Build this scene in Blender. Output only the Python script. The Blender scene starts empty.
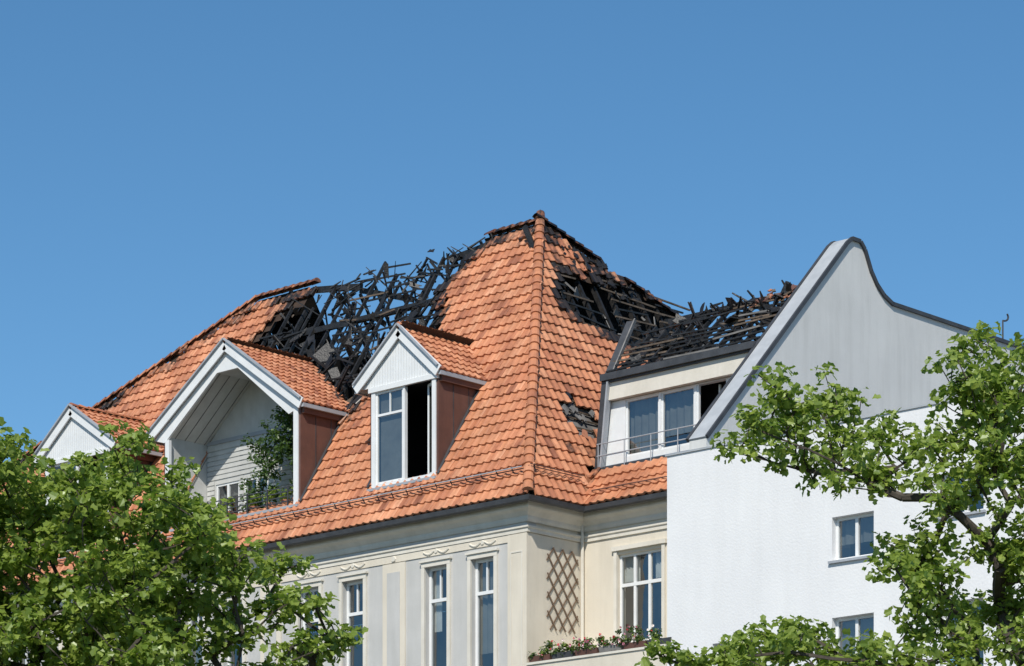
import bpy, math, random
import numpy as np
from mathutils import Vector, noise
R=random.Random(7)
V=Vector
scene=bpy.context.scene
ZO=1.6   # building datum above the pavement

# ---------------------------------------------------------------- materials
def newmat(name):
    m=bpy.data.materials.new(name); m.use_nodes=True
    nt=m.node_tree; b=nt.nodes['Principled BSDF']
    return m,nt,b
def N(nt,t,**k):
    n=nt.nodes.new(t)
    for a,v in k.items(): setattr(n,a,v)
    return n
def plaster(name,c1,c2,scale=1.2,bump=.25,bscale=30,rough=.9,streak=.0):
    m,nt,b=newmat(name); L=nt.links.new
    tc=N(nt,'ShaderNodeTexCoord')
    n1=N(nt,'ShaderNodeTexNoise'); n1.inputs['Scale'].default_value=scale; n1.inputs['Detail'].default_value=5; n1.inputs['Roughness'].default_value=.65
    L(tc.outputs['Object'],n1.inputs['Vector'])
    cr=N(nt,'ShaderNodeValToRGB'); cr.color_ramp.elements[0].position=.3; cr.color_ramp.elements[1].position=.7
    cr.color_ramp.elements[0].color=(*c1,1); cr.color_ramp.elements[1].color=(*c2,1)
    L(n1.outputs['Fac'],cr.inputs['Fac'])
    out=cr.outputs['Color']
    if streak>0:
        mp=N(nt,'ShaderNodeMapping'); mp.inputs['Scale'].default_value=(2.1,2.1,.25)
        L(tc.outputs['Object'],mp.inputs['Vector'])
        n2=N(nt,'ShaderNodeTexNoise'); n2.inputs['Scale'].default_value=1.1; n2.inputs['Detail'].default_value=6; n2.inputs['Roughness'].default_value=.65
        L(mp.outputs['Vector'],n2.inputs['Vector'])
        r2=N(nt,'ShaderNodeValToRGB'); r2.color_ramp.elements[0].position=.45; r2.color_ramp.elements[1].position=.8
        r2.color_ramp.elements[0].color=(1,1,1,1); r2.color_ramp.elements[1].color=(1-streak,1-streak,1-streak*1.05,1)
        L(n2.outputs['Fac'],r2.inputs['Fac'])
        mx=N(nt,'ShaderNodeMix',data_type='RGBA',blend_type='MULTIPLY'); mx.inputs[0].default_value=1
        L(out,mx.inputs[6]); L(r2.outputs['Color'],mx.inputs[7]); out=mx.outputs[2]
    L(out,b.inputs['Base Color']); b.inputs['Roughness'].default_value=rough
    n3=N(nt,'ShaderNodeTexNoise'); n3.inputs['Scale'].default_value=bscale; n3.inputs['Detail'].default_value=3
    L(tc.outputs['Object'],n3.inputs['Vector'])
    bp=N(nt,'ShaderNodeBump'); bp.inputs['Strength'].default_value=bump; bp.inputs['Distance'].default_value=.02
    L(n3.outputs['Fac'],bp.inputs['Height']); L(bp.outputs['Normal'],b.inputs['Normal'])
    return m
M={}
M['cream']=plaster('cream_plaster',(.64,.58,.48),(.72,.66,.555),.6,.2,25,streak=.14)
M['greyp']=plaster('grey_beige_plaster',(.48,.475,.455),(.56,.55,.53),.7,.2,30,streak=.14)
M['trim']=plaster('cornice_cream',(.64,.60,.52),(.73,.69,.61),1.5,.15,25,streak=.14)
M['white']=plaster('white_roughcast',(.73,.73,.735),(.79,.79,.79),.45,.35,16,streak=.06)
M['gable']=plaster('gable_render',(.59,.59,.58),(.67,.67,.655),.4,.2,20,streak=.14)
M['paint']=plaster('white_painted_wood',(.70,.71,.71),(.79,.80,.80),2,.06,40,.5)
M['paint2']=plaster('loggia_lining_shade_grey',(.50,.50,.48),(.60,.60,.58),2,.06,40,.6,streak=.15)  # white paint greyed to carry the shade inside the loggia
M['brown']=plaster('brown_panel',(.10,.048,.037),(.15,.07,.052),1.5,.1,30,.6,streak=.25)
M['zinc']=plaster('zinc_sheet',(.30,.32,.35),(.40,.42,.45),2,.05,20,.5)
M['coping']=plaster('light_coping',(.34,.36,.38),(.44,.46,.48),2,.05,20,.6)
M['dark']=plaster('dark_flashing',(.035,.037,.042),(.065,.068,.075),3,.1,20,.55)
M['char']=plaster('charred_wood',(.005,.005,.005),(.030,.028,.027),4,.8,18,.5)
M['char2']=plaster('scorched_wood',(.05,.038,.028),(.19,.14,.10),3,.6,18,.8)
M['black']=plaster('soot_and_unlit_room',(.004,.004,.004),(.012,.011,.010),2,.3,10,.95)  # soot in the burnt attic; also stands in for unlit rooms behind windows
M['felt']=plaster('roof_felt',(.12,.115,.11),(.24,.23,.22),3,.4,18,.9)
M['under']=plaster('roof_underlay',(.03,.018,.012),(.06,.035,.022),3,.3,18,.9)
M['lattice']=plaster('trellis_wood',(.14,.09,.06),(.22,.15,.10),5,.2,40,.8)
M['bark']=plaster('bark',(.035,.028,.022),(.085,.07,.055),6,.8,14,.9)
M['asphalt']=plaster('asphalt',(.045,.045,.047),(.06,.06,.06),2,.4,60,.9)
M['paving']=plaster('paving',(.22,.21,.20),(.30,.29,.27),2,.3,30,.9)
M['earth']=plaster('ground_soil',(.07,.08,.04),(.12,.11,.07),.3,.4,10,.95)
M['terra']=plaster('terracotta_pot',(.35,.14,.08),(.45,.2,.12),6,.1,30,.8)
M['curtain']=plaster('curtain',(.55,.56,.57),(.72,.72,.71),3,.4,6,.95)
M['blind']=plaster('grey_blind',(.17,.17,.165),(.25,.25,.24),2,.3,6,.9)
def glass():
    m,nt,b=newmat('window_glass'); L=nt.links.new
    for n in list(nt.nodes):
        if n.type!='OUTPUT_MATERIAL': nt.nodes.remove(n)
    o=[n for n in nt.nodes if n.type=='OUTPUT_MATERIAL'][0]
    tr=N(nt,'ShaderNodeBsdfTransparent'); tr.inputs[0].default_value=(.66,.70,.69,1)
    gl=N(nt,'ShaderNodeBsdfGlossy'); gl.inputs['Roughness'].default_value=.03; gl.inputs[0].default_value=(.85,.87,.9,1)
    ns=N(nt,'ShaderNodeTexNoise'); ns.inputs['Scale'].default_value=.8
    tc=N(nt,'ShaderNodeTexCoord'); L(tc.outputs['Object'],ns.inputs['Vector'])
    bp=N(nt,'ShaderNodeBump'); bp.inputs['Strength'].default_value=.25; bp.inputs['Distance'].default_value=.08
    L(ns.outputs['Fac'],bp.inputs['Height']); L(bp.outputs['Normal'],gl.inputs['Normal'])
    mx=N(nt,'ShaderNodeMixShader'); mx.inputs[0].default_value=.20
    L(tr.outputs[0],mx.inputs[1]); L(gl.outputs[0],mx.inputs[2]); L(mx.outputs[0],o.inputs[0])
    return m
M['glass']=glass()
def tilemat():
    m,nt,b=newmat('clay_roof_tile'); L=nt.links.new
    at=N(nt,'ShaderNodeAttribute',attribute_name='tint'); sp=N(nt,'ShaderNodeSeparateColor')
    L(at.outputs['Color'],sp.inputs[0])
    cr=N(nt,'ShaderNodeValToRGB'); e=cr.color_ramp.elements
    e[0].position=0; e[0].color=(.28,.105,.055,1); e[1].position=1; e[1].color=(.66,.32,.18,1)
    x=e.new(.18); x.color=(.46,.175,.088,1); x=e.new(.6); x.color=(.57,.24,.12,1)
    L(sp.outputs[0],cr.inputs['Fac'])
    tc=N(nt,'ShaderNodeTexCoord'); ns=N(nt,'ShaderNodeTexNoise'); ns.inputs['Scale'].default_value=1.1; ns.inputs['Detail'].default_value=8; ns.inputs['Roughness'].default_value=.75
    L(tc.outputs['Object'],ns.inputs['Vector'])
    r2=N(nt,'ShaderNodeValToRGB'); r2.color_ramp.elements[0].position=.34; r2.color_ramp.elements[0].color=(.66,.65,.66,1); r2.color_ramp.elements[1].position=.60; r2.color_ramp.elements[1].color=(1.06,1.08,1.1,1)
    L(ns.outputs['Fac'],r2.inputs['Fac'])
    mx=N(nt,'ShaderNodeMix',data_type='RGBA',blend_type='MULTIPLY'); mx.inputs[0].default_value=1
    L(cr.outputs['Color'],mx.inputs[6]); L(r2.outputs['Color'],mx.inputs[7])
    n2=N(nt,'ShaderNodeTexNoise'); n2.inputs['Scale'].default_value=5; n2.inputs['Detail'].default_value=4
    L(tc.outputs['Object'],n2.inputs['Vector'])
    ad=N(nt,'ShaderNodeMath',operation='ADD'); L(sp.outputs[1],ad.inputs[0]); L(n2.outputs['Fac'],ad.inputs[1])
    sb=N(nt,'ShaderNodeMapRange'); sb.inputs[1].default_value=.76; sb.inputs[2].default_value=1.2
    L(ad.outputs[0],sb.inputs[0])
    m2=N(nt,'ShaderNodeMix',data_type='RGBA'); L(sb.outputs[0],m2.inputs[0]); L(mx.outputs[2],m2.inputs[6]); m2.inputs[7].default_value=(.018,.014,.012,1)
    L(m2.outputs[2],b.inputs['Base Color']); b.inputs['Roughness'].default_value=.40
    return m
M['tile']=tilemat()
def leafmat(name,lo,hi,tl,th):
    m,nt,b=newmat(name); L=nt.links.new
    nt.nodes.remove(b); o=[n for n in nt.nodes if n.type=='OUTPUT_MATERIAL'][0]
    at=N(nt,'ShaderNodeAttribute',attribute_name='tint'); sp=N(nt,'ShaderNodeSeparateColor'); L(at.outputs['Color'],sp.inputs[0])
    c1=N(nt,'ShaderNodeMix',data_type='RGBA'); c1.inputs[6].default_value=(*lo,1); c1.inputs[7].default_value=(*hi,1); L(sp.outputs[0],c1.inputs[0])
    c2=N(nt,'ShaderNodeMix',data_type='RGBA'); c2.inputs[6].default_value=(*tl,1); c2.inputs[7].default_value=(*th,1); L(sp.outputs[0],c2.inputs[0])
    d=N(nt,'ShaderNodeBsdfDiffuse'); L(c1.outputs[2],d.inputs['Color'])
    g=N(nt,'ShaderNodeBsdfGlossy'); g.inputs['Roughness'].default_value=.40; g.inputs[0].default_value=(.9,.95,.9,1)
    m0=N(nt,'ShaderNodeMixShader'); m0.inputs[0].default_value=.06; L(d.outputs[0],m0.inputs[1]); L(g.outputs[0],m0.inputs[2])
    t=N(nt,'ShaderNodeBsdfTranslucent'); L(c2.outputs[2],t.inputs[0])
    mx=N(nt,'ShaderNodeMixShader'); mx.inputs[0].default_value=.42
    L(m0.outputs[0],mx.inputs[1]); L(t.outputs[0],mx.inputs[2]); L(mx.outputs[0],o.inputs[0])
    return m
M['leaf']=leafmat('maple_leaf',(.11,.18,.022),(.33,.41,.085),(.20,.34,.03),(.56,.68,.13))
M['ivy']=leafmat('climber_leaf',(.03,.065,.018),(.10,.17,.035),(.05,.12,.01),(.16,.27,.04))
def flat(name,c,r=.6):
    m,nt,b=newmat(name); b.inputs['Base Color'].default_value=(*c,1); b.inputs['Roughness'].default_value=r; return m
M['fred']=flat('flower_red',(.5,.04,.05)); M['fwhite']=flat('flower_white',(.7,.65,.6)); M['fyel']=flat('flower_pink',(.6,.25,.35))

# ---------------------------------------------------------------- mesh builder
class MB:
    def __init__(s): s.v=[];s.f=[];s.m=[];s.t=[];s.mats=[]
    def mi(s,k):
        if k not in s.mats: s.mats.append(k)
        return s.mats.index(k)
    def face(s,pts,mat,t=(.5,0)):
        b=len(s.v); s.v+= [tuple(p) for p in pts]; s.f.append(tuple(range(b,b+len(pts)))); s.m.append(s.mi(mat)); s.t.append(t)
    def add(s,vs,fs,mat,t=(.5,0)):
        b=len(s.v); s.v+=[tuple(p) for p in vs]; k=s.mi(mat)
        for f in fs: s.f.append(tuple(b+i for i in f)); s.m.append(k); s.t.append(t)
    def box(s,x0,x1,y0,y1,z0,z1,mat,t=(.5,0)):
        vs=[(x,y,z) for z in(z0,z1) for y in(y0,y1) for x in(x0,x1)]
        s.add(vs,[(0,2,3,1),(4,5,7,6),(0,1,5,4),(2,6,7,3),(0,4,6,2),(1,3,7,5)],mat,t)
    def beam(s,p0,p1,w,h,mat,up=(0,0,1),t=(.5,0),end=1.0):
        p0=V(p0);p1=V(p1);d=(p1-p0)
        if d.length<1e-5: return
        d.normalize(); u=V(up); sd=d.cross(u)
        if sd.length<1e-3: sd=d.cross(V((1,0,0)))
        sd.normalize(); u=sd.cross(d).normalized()
        vs=[]
        for p,k in((p0,1.0),(p1,end)):
            for a,b in((-1,-1),(1,-1),(1,1),(-1,1)): vs.append(p+sd*(a*w*.5*k)+u*(b*h*.5*k))
        s.add(vs,[(3,2,1,0),(4,5,6,7),(0,1,5,4),(1,2,6,5),(2,3,7,6),(3,0,4,7)],mat,t)
    def extr(s,poly,d,mat,t=(.5,0)):
        n=len(poly); d=V(d); a=[V(p) for p in poly]; vs=a+[p+d for p in a]
        s.add(vs,[tuple(range(n))[::-1],tuple(range(n,2*n))]+[(i,(i+1)%n,n+(i+1)%n,n+i) for i in range(n)],mat,t)
    def tube(s,p0,p1,r0,r1,mat,n=6,t=(.5,0)):
        p0=V(p0);p1=V(p1);d=(p1-p0)
        if d.length<1e-5: return
        d.normalize(); a=d.orthogonal().normalized(); b=d.cross(a)
        vs=[p+(a*math.cos(6.2832*i/n)+b*math.sin(6.2832*i/n))*r for p,r in((p0,r0),(p1,r1)) for i in range(n)]
        s.add(vs,[(i,(i+1)%n,n+(i+1)%n,n+i) for i in range(n)]+[tuple(range(n))[::-1],tuple(range(n,2*n))],mat,t)
    def sweep(s,path,prof,mat):
        P=[V((p[0],p[1])) for p in path]; n=len(P); rings=[]
        for i in range(n):
            ns=[]
            if i>0: d=(P[i]-P[i-1]).normalized(); ns.append(V((d.y,-d.x)))
            if i<n-1: d=(P[i+1]-P[i]).normalized(); ns.append(V((d.y,-d.x)))
            if len(ns)==2: o=(ns[0]+ns[1])/(1+ns[0].dot(ns[1]))
            else: o=ns[0]
            rings.append([(P[i].x+o.x*a,P[i].y+o.y*a,z) for a,z in prof])
        k=len(prof); vs=[p for r in rings for p in r]; fs=[]
        for i in range(n-1):
            for j in range(k): fs.append((i*k+j,i*k+(j+1)%k,(i+1)*k+(j+1)%k,(i+1)*k+j))
        fs+= [tuple(range(k)),tuple(range((n-1)*k,n*k))[::-1]]
        s.add(vs,fs,mat)
    def build(s,name,parent=None,smooth=False,loc=(0,0,0),rotz=0):
        me=bpy.data.meshes.new(name); me.from_pydata(s.v,[],s.f)
        for k in s.mats: me.materials.append(M[k])
        me.polygons.foreach_set('material_index',s.m)
        a=me.attributes.new('tint','FLOAT_COLOR','FACE')
        arr=np.zeros((len(s.f),4),dtype=np.float32); arr[:,:2]=np.array(s.t,dtype=np.float32)[:,:2]; arr[:,3]=1
        a.data.foreach_set('color',arr.ravel())
        if smooth: me.polygons.foreach_set('use_smooth',[True]*len(s.f))
        me.update()
        o=bpy.data.objects.new(name,me); scene.collection.objects.link(o)
        o.location=loc; o.rotation_euler=(0,0,rotz)
        if parent: o.parent=parent
        return o
def empty(name,loc=(0,0,0)):
    e=bpy.data.objects.new(name,None); e.location=loc; scene.collection.objects.link(e); return e
def inpoly(p,poly):
    x,y=p; c=False; n=len(poly)
    for i in range(n):
        x1,y1=poly[i];x2,y2=poly[(i+1)%n]
        if (y1>y)!=(y2>y) and x<(x2-x1)*(y-y1)/(y2-y1)+x1: c=not c
    return c
def pdist(p,poly):
    best=9e9;n=len(poly);px,py=p
    for i in range(n):
        x1,y1=poly[i];x2,y2=poly[(i+1)%n];dx=x2-x1;dy=y2-y1
        t=max(0,min(1,((px-x1)*dx+(py-y1)*dy)/(dx*dx+dy*dy+1e-9)))
        best=min(best,math.hypot(px-x1-t*dx,py-y1-t*dy))
    return best
def sstep(x): x=max(0,min(1,x)); return x*x*(3-2*x)

PROF=[(0,.018),(.22,.0),(.45,.0),(.62,.03),(.78,.052),(.92,.038),(1.0,.020)]
def tiles(mb,O,ex,es,nr,U,Vv,inside,soot,w=.3,h=.40,rnd=R,loose=None,under=True):
    O=V(O);ex=V(ex).normalized();es=V(es).normalized();nr=V(nr).normalized()
    nrow=int(math.ceil((Vv[1]-Vv[0])/h)); ncol=int(math.ceil((U[1]-U[0])/w))
    for i in range(nrow):
        rowt=rnd.gauss(0,.03)
        for j in range(ncol):
            uc=U[0]+(j+.5)*w; vc=Vv[0]+(i+.5)*h
            P=O+ex*uc+es*vc
            if not inside(P): continue
            s=soot(P)
            if under:
                q=[O+ex*(uc+a*w*.51)+es*(vc+b*h*.51)-nr*.05 for a,b in((-1,-1),(1,-1),(1,1),(-1,1))]
                mb.face(q,'under')
            if s>.55 and rnd.random()<(s-.55)*1.1: continue
            sl=0;lift=0
            if s>.4 and rnd.random()<.4: sl=rnd.uniform(-.14,.06); lift=rnd.uniform(0,.09)
            rot=rnd.gauss(0,.008)+(rnd.gauss(0,.14) if sl else 0)
            lift+=rnd.gauss(0,.005); tint=min(1,max(0,.5+rowt+rnd.gauss(0,.20)))
            if rnd.random()<.04: tint=rnd.random()*.2
            cr,sr=math.cos(rot),math.sin(rot)
            vs=[]
            v0=-h*.5-.03; v1=h*.5
            for (vv,hh) in((v0,-.015),(v0,.055),(v1,.0)):
                for a,z in PROF:
                    u_=(a-.5)*w; 
                    uu=u_*cr-vv*sr; v_=u_*sr+vv*cr+sl
                    vs.append(P+ex*uu+es*v_+nr*(z+hh+lift))
            k=len(PROF); fs=[]
            for a in range(k-1): fs.append((a,a+1,k+a+1,k+a)); fs.append((k+a,k+a+1,2*k+a+1,2*k+a))
            fs.append((0,k,2*k)); fs.append((k-1,3*k-1,2*k-1))
            mb.add(vs,fs,'tile',(tint,s))
def caps(mb,p0,p1,r=.15,step=.38,soot=lambda p:0,up=(0,0,1),skip=lambda p:False):
    p0=V(p0);p1=V(p1);L=(p1-p0).length;d=(p1-p0).normalized();sd=d.cross(V(up)).normalized();u=sd.cross(d)
    n=int(L/step)
    for i in range(n+1):
        a=p0+d*(i*step); 
        if skip(a): continue
        b=a+d*(step+.05); vs=[]
        for p,rr,lf in((a,r*1.12,.03),(b,r*.92,.0)):
            for q in range(7):
                t=math.pi*q/6; vs.append(p+sd*(math.cos(t)*rr)+u*(math.sin(t)*rr*.8+lf-.02))
        fs=[(q,q+1,8+q,7+q) for q in range(6)]+[tuple(range(7))]
        mb.add(vs,fs,'tile',(min(1,max(0,.42+R.gauss(0,.15))),soot(a)))

def wall(mb,axis,c0,c1,u0,u1,z0,z1,ops,mat):
    us=sorted({u0,u1,*[o[0] for o in ops],*[o[1] for o in ops]})
    us=[u for u in us if u0<=u<=u1]
    for a,b in zip(us[:-1],us[1:]):
        m=(a+b)/2; zz=[z0]
        for o in sorted([o for o in ops if o[0]<m<o[1]],key=lambda o:o[2]): zz+=[o[2],o[3]]
        zz.append(z1)
        for k in range(0,len(zz),2):
            if zz[k+1]-zz[k]>1e-4:
                if axis=='x': mb.box(a,b,c0,c1,zz[k],zz[k+1],mat)
                else: mb.box(c0,c1,a,b,zz[k],zz[k+1],mat)
def window(mb,x0,x1,z0,z1,y,mull=(),trans=None,fw=.07,back='curtain',backfrac=1.0,frame='paint'):
    mb.box(x0,x0+fw,y,y+.08,z0,z1,frame); mb.box(x1-fw,x1,y,y+.08,z0,z1,frame)
    mb.box(x0+fw,x1-fw,y,y+.08,z1-fw,z1,frame); mb.box(x0+fw,x1-fw,y,y+.08,z0,z0+fw,frame)
    if trans: mb.box(x0+fw,x1-fw,y-.012,y+.07,trans-.05,trans+.05,frame)
    for m in mull:
        mb.box(m-.045,m+.045,y-.006,y+.075,z0+fw,z1-fw,frame)
    mb.face([(x0+.02,y+.045,z0+.02),(x1-.02,y+.045,z0+.02),(x1-.02,y+.045,z1-.02),(x0+.02,y+.045,z1-.02)],'glass')
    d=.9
    mb.face([(x0-.2,y+d,z0-.2),(x1+.2,y+d,z0-.2),(x1+.2,y+d,z1+.2),(x0-.2,y+d,z1+.2)],'black')  # black sheet stands in for the darkness of the room
    if back:
        zb=z1-(z1-z0)*backfrac; n=14
        gap=R.uniform(.1,.5)*(x1-x0) if back=='curtain' else 0
        c=(x0+x1)/2+R.uniform(-.1,.1)
        for A,Bx in ((x0,c-gap/2),(c+gap/2,x1)) if gap>0 else ((x0,x1),):
            vs=[]
            for i in range(n+1):
                x=A+(Bx-A)*i/n; o=.03*math.sin(i*2.1)+.02*R.random()
                vs+=[(x,y+.2+o,zb),(x,y+.2+o,z1)]
            mb.add(vs,[(2*i,2*i+2,2*i+3,2*i+1) for i in range(n)],back)

# ================================================================ BURNT BUILDING
B=empty('burnt_apartment_building',(0,0,ZO))
TA=1.585
def ZA(y): return 18.19+TA*y
polyA=[(-31,-.5),(.5,-.5),(-4.97,6),(-18.2,6),(-24.4,4.1),(-31,2.05)]
holeA=[(-14.8,6.3),(-15.2,5.6),(-16.5,5.3),(-17.2,4.6),(-16.3,4.1),(-15.0,4.15),(-13.9,3.95),(-12.4,3.5),(-11.4,3.0),(-10.7,2.5),(-10.0,2.3),(-9.6,2.9),(-9.0,3.5),(-7.3,3.75),(-7.9,4.3),(-8.5,4.8),(-8.0,5.3),(-7.3,5.75),(-7.0,6.3)]
D1=dict(xl=-17.1,xr=-9.8,pk=-13.35,Hp=24.3,He=21.85,bl=-16.4,br=-10.0)
D2=dict(xl=-7.3,xr=-3.8,pk=-5.45,Hp=23.35,He=21.85,bl=-6.72,br=-3.97)
D3=dict(xl=-23.2,xr=-18.9,pk=-21.2,Hp=23.45,He=21.95,bl=-22.7,br=-19.3)
YF=.3; SILL=18.65
def foot(d,p):
    return d['bl']-.02<p.x<d['br']+.02 and YF-.05<p.y<(d['He']-18.19)/TA+.0
def sootA(P):
    p=(P.x,P.y); s=0
    d=pdist(p,holeA); n=noise.noise(V((P.x*.9,P.y*1.6,3)))
    s=max(s,1.0*sstep(1-d/(.6+.6*n)))
    if P.x<-14.5:
        if P.x>-18.2: dd=6-P.y
        else: dd=6-P.y-(-18.2-P.x)*.306
        s=max(s,(.65+.5*n)*sstep(1-dd/(.6+.5*n)))
    if P.x>-8.5: s=max(s,(.75+.5*n)*sstep(1-(6-P.y)/(.6+.5*n)))
    s=max(s,.6*sstep(1-math.hypot(P.x+9.6,P.y-2.4)/1.1))
    s=max(s,.16*sstep(n*1.6-.3))
    return min(1,s)
def insA(P):
    p=(P.x,P.y)
    if not inpoly(p,polyA) or inpoly(p,holeA): return False
    for d in(D1,D2,D3):
        if foot(d,P): return False
    return True
LA=math.hypot(6.5,10.3)
mb=MB()
tiles(mb,(0,-.5,17.4),(1,0,0),(0,6.5,10.3),(0,-10.3,6.5),(-31,.6),(0,LA+.1),insA,sootA)
polyB=[(.55,-.5),(.55,1.9),(-.2,3.0),(-.2,13.8),(-3.35,13.8),(-4.97,6)]
holeB=[(-3.95,5.75),(-3.5,5.0),(-3.2,5.7),(-3.0,7.2),(-2.85,8.5),(-2.8,14),(-3.5,14),(-3.8,11.7),(-4.05,10.6),(-4.15,9.3),(-4.05,7.6)]
holeB2=[(-1.3,2.7),(-1.5,3.4),(-1.4,4.2),(-1.1,4.5),(-.75,3.6),(-.95,3.0)]
def sootB(P):
    p=(P.x,P.y); n=noise.noise(V((P.x*1.5,P.y*1.1,9)))
    s=.9*sstep(1-pdist(p,holeB)/(.35+.4*n))
    dd=(P.x+4.97)-(P.y-6)*.205
    s=max(s,(.9+.5*n)*sstep(1-dd/(.5+.5*n)) if P.y<9.4 else 0)
    s=max(s,.18*sstep(n*2-.4))
    if P.x>-.7 and P.y>2.3: s=max(s,.4+n*.5)
    return min(1,s)
tiles(mb,(.5,0,17.4),(0,1,0),(-5.47,0,10.3),(10.3,0,5.47),(-.5,13.9),(0,11.7),
      lambda P: inpoly((P.x,P.y),polyB) and not inpoly((P.x,P.y),holeB) and not inpoly((P.x,P.y),holeB2),sootB)
polyS=[(.5,1.9),(5.28,1.9),(5.28,3.0),(-.2,3.0)]
tiles(mb,(0,1.9,17.4),(1,0,0),(0,1.1,1.3),(0,-1.3,1.1),(-.3,5.3),(0,1.7),
      lambda P: inpoly((P.x,P.y),polyS),lambda P: .42 if P.x<.4 else .1+.2*noise.noise(P*2))
caps(mb,(.5,-.5,17.47),(-4.97,6,27.78),soot=lambda p: sstep((p.z-26.2)/1.8)*.6)
caps(mb,(-4.97,6,27.72),(-7.0,6,27.72),soot=lambda p:.6,skip=lambda p:R.random()<.1)
caps(mb,(-15.2,6,27.75),(-18.2,6,27.75),soot=lambda p:.5)
caps(mb,(-18.2,6,27.75),(-31,2.05,21.5),soot=lambda p:.30+.35*noise.noise(p))
caps(mb,(-3.8,11.7,25.4),(-4.97,6,27.78),soot=lambda p:.7,skip=lambda p:R.random()<.25)
mb.build('roof_tiles',B)

mb=MB()
mb.face([(-31,2.05,21.4),(-18.2,6,27.6),(-18.2,12.5,17.4),(-31,12.5,17.4)],'under')
for a,b,yo in((-18.2,-15.6,6),(-15.6,-14.2,7.4),(-14.2,-12.6,8.6),(-12.6,-10.4,9.0),(-10.4,-8.6,8.7),(-8.6,-7.4,7.4),(-7.4,-4.97,6)):
    za=27.65-(yo-6)*TA
    mb.face([(a,yo,za),(b,yo,za),(b,12.5,17.4),(a,12.5,17.4)],'black')
mb.face([(-4.97,6,27.62),(-3.4,14,24.5),(-5.2,16,17.4),(-9,12.5,17.4)],'black')
mb.face([(-3.4,14,24.5),(.4,14,17.4),(.4,16,17.4),(-5.2,16,17.4)],'black')
mb.face([(-30.8,-.1,17.5),(.2,-.1,17.5),(.2,12.5,17.5),(-30.8,12.5,17.5)],'black')
mb.face([(-30.8,3,20.5),(-4,3,20.5),(-3,9,20.5),(-30.8,9,20.5)],'black')
def PA(x,y,off=0):
    k=off/math.hypot(10.3,6.5); return V((x,y-10.3*k,ZA(y)+6.5*k))
r=random.Random(23)
x=-16.8
while x<-7.0:
    top=6.0+r.uniform(-1.0,.22); bot=2.0
    xx=x+r.gauss(0,.06)
    if r.random()<.95: mb.beam(PA(xx,bot,-.14),PA(xx+r.gauss(0,.16),top,-.12+r.gauss(0,.06)),.10,.15,'char',end=r.uniform(.45,.9))
    t=r.uniform(0,1.1)
    if r.random()<.75: mb.beam((xx,9.3,22.4),(xx+r.gauss(0,.2),6.0+t,27.6-t*TA),.10,.14,'char',end=.6)
    x+=.66
mb.beam((-15.4,6,27.5),(-13.1,6.05,27.2),.12,.2,'char'); mb.beam((-9.0,6.1,27.3),(-6.0,6,27.5),.12,.2,'char')
mb.beam((-16.4,4.9,25.7),(-8.2,4.8,25.6),.14,.18,'char')
mb.beam((-13.2,6.1,27.1),(-10.9,6.3,26.4),.12,.18,'char')
mb.beam((-15.5,8.2,24.1),(-7,8.1,24.1),.14,.18,'char')
def rp(poly,rr):
    xs=[p[0] for p in poly];ys=[p[1] for p in poly]
    while True:
        p=(rr.uniform(min(xs),max(xs)),rr.uniform(min(ys),max(ys)))
        if inpoly(p,poly): return p
def rdir(rr):
    v=V((rr.gauss(0,1),rr.gauss(0,1),rr.gauss(0,1))); return v.normalized()
yy=2.5
while yy<6.0:
    xx=-16.9
    while xx<-7.2:
        l=r.uniform(.6,2.4)
        if r.random()<(.75 if yy<4.7 else .5):
            a=PA(xx,yy+r.gauss(0,.03),r.gauss(-.02,.03)); b=PA(xx+l,yy+r.gauss(0,.12),r.gauss(-.02,.08))
            if inpoly((a.x,yy),holeA) and inpoly((b.x,yy),holeA): mb.beam(a,b,.045,.055,'char' if r.random()<.85 else 'char2',end=.9)
        xx+=l*r.uniform(.8,1.3)
    yy+=.215
def sheet(c,s,rr,mat='char',bias=None,bw=.8,slim=None):
    """broken board / scrap of sheathing: straight sides, torn ends"""
    n=rdir(rr)
    if bias is not None: n=(n*(1-bw)+bias*bw).normalized() if bw>0 else n
    a=n.orthogonal().normalized(); b=n.cross(a); th=rr.uniform(0,6.28) if rr.random()<.5 else rr.choice([0,1.5708])+rr.gauss(0,.25)
    a,b=a*math.cos(th)+b*math.sin(th),b*math.cos(th)-a*math.sin(th)
    asp=slim or rr.uniform(.25,.75)
    w=s*asp
    pts=[c-a*s*rr.uniform(.7,1)-b*w,c-a*s*rr.uniform(.5,1.1)-b*w*.1,c-a*s*rr.uniform(.6,1)+b*w,
         c+a*s*rr.uniform(.6,1.1)+b*w*rr.uniform(.6,1),c+a*s*rr.uniform(.3,.9)+b*w*rr.uniform(-.2,.2),c+a*s*rr.uniform(.6,1.1)-b*w*rr.uniform(.6,1)]
    mb.extr(pts,n*rr.uniform(.02,.045),mat)
nA=V((0,-.845,.534))
for i in range(105):
    p=rp(holeA,r)
    if p[1]>5.6: continue
    if r.random()<.72 and p[1]>4.7: continue
    sheet(PA(p[0],p[1],r.uniform(-.35,.06)),r.uniform(.18,.42),r,'char',nA,r.uniform(.4,.8))
for i in range(90):
    p=rp(holeA,r)
    if r.random()<.55 and p[1]>4.7: continue
    sheet(PA(p[0],min(p[1],5.8),r.uniform(-.4,.15)),r.uniform(.10,.3),r,'char' if r.random()<.9 else r.choice(['char2','felt']),nA,.4,slim=r.uniform(.15,.5))
for i in range(125):
    p=rp(holeA,r); l=r.uniform(.4,1.9); c=PA(p[0],min(p[1],5.6),r.uniform(-.4,.12)); d=rdir(r); d.y*=.6
    if abs(d.z)>.8: l*=.6
    if p[1]>4.7 and r.random()<.35: continue
    mb.beam(c-d*l/2,c+d*l/2,r.uniform(.035,.09),r.uniform(.035,.08),'char',end=r.uniform(.3,.9))
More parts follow.
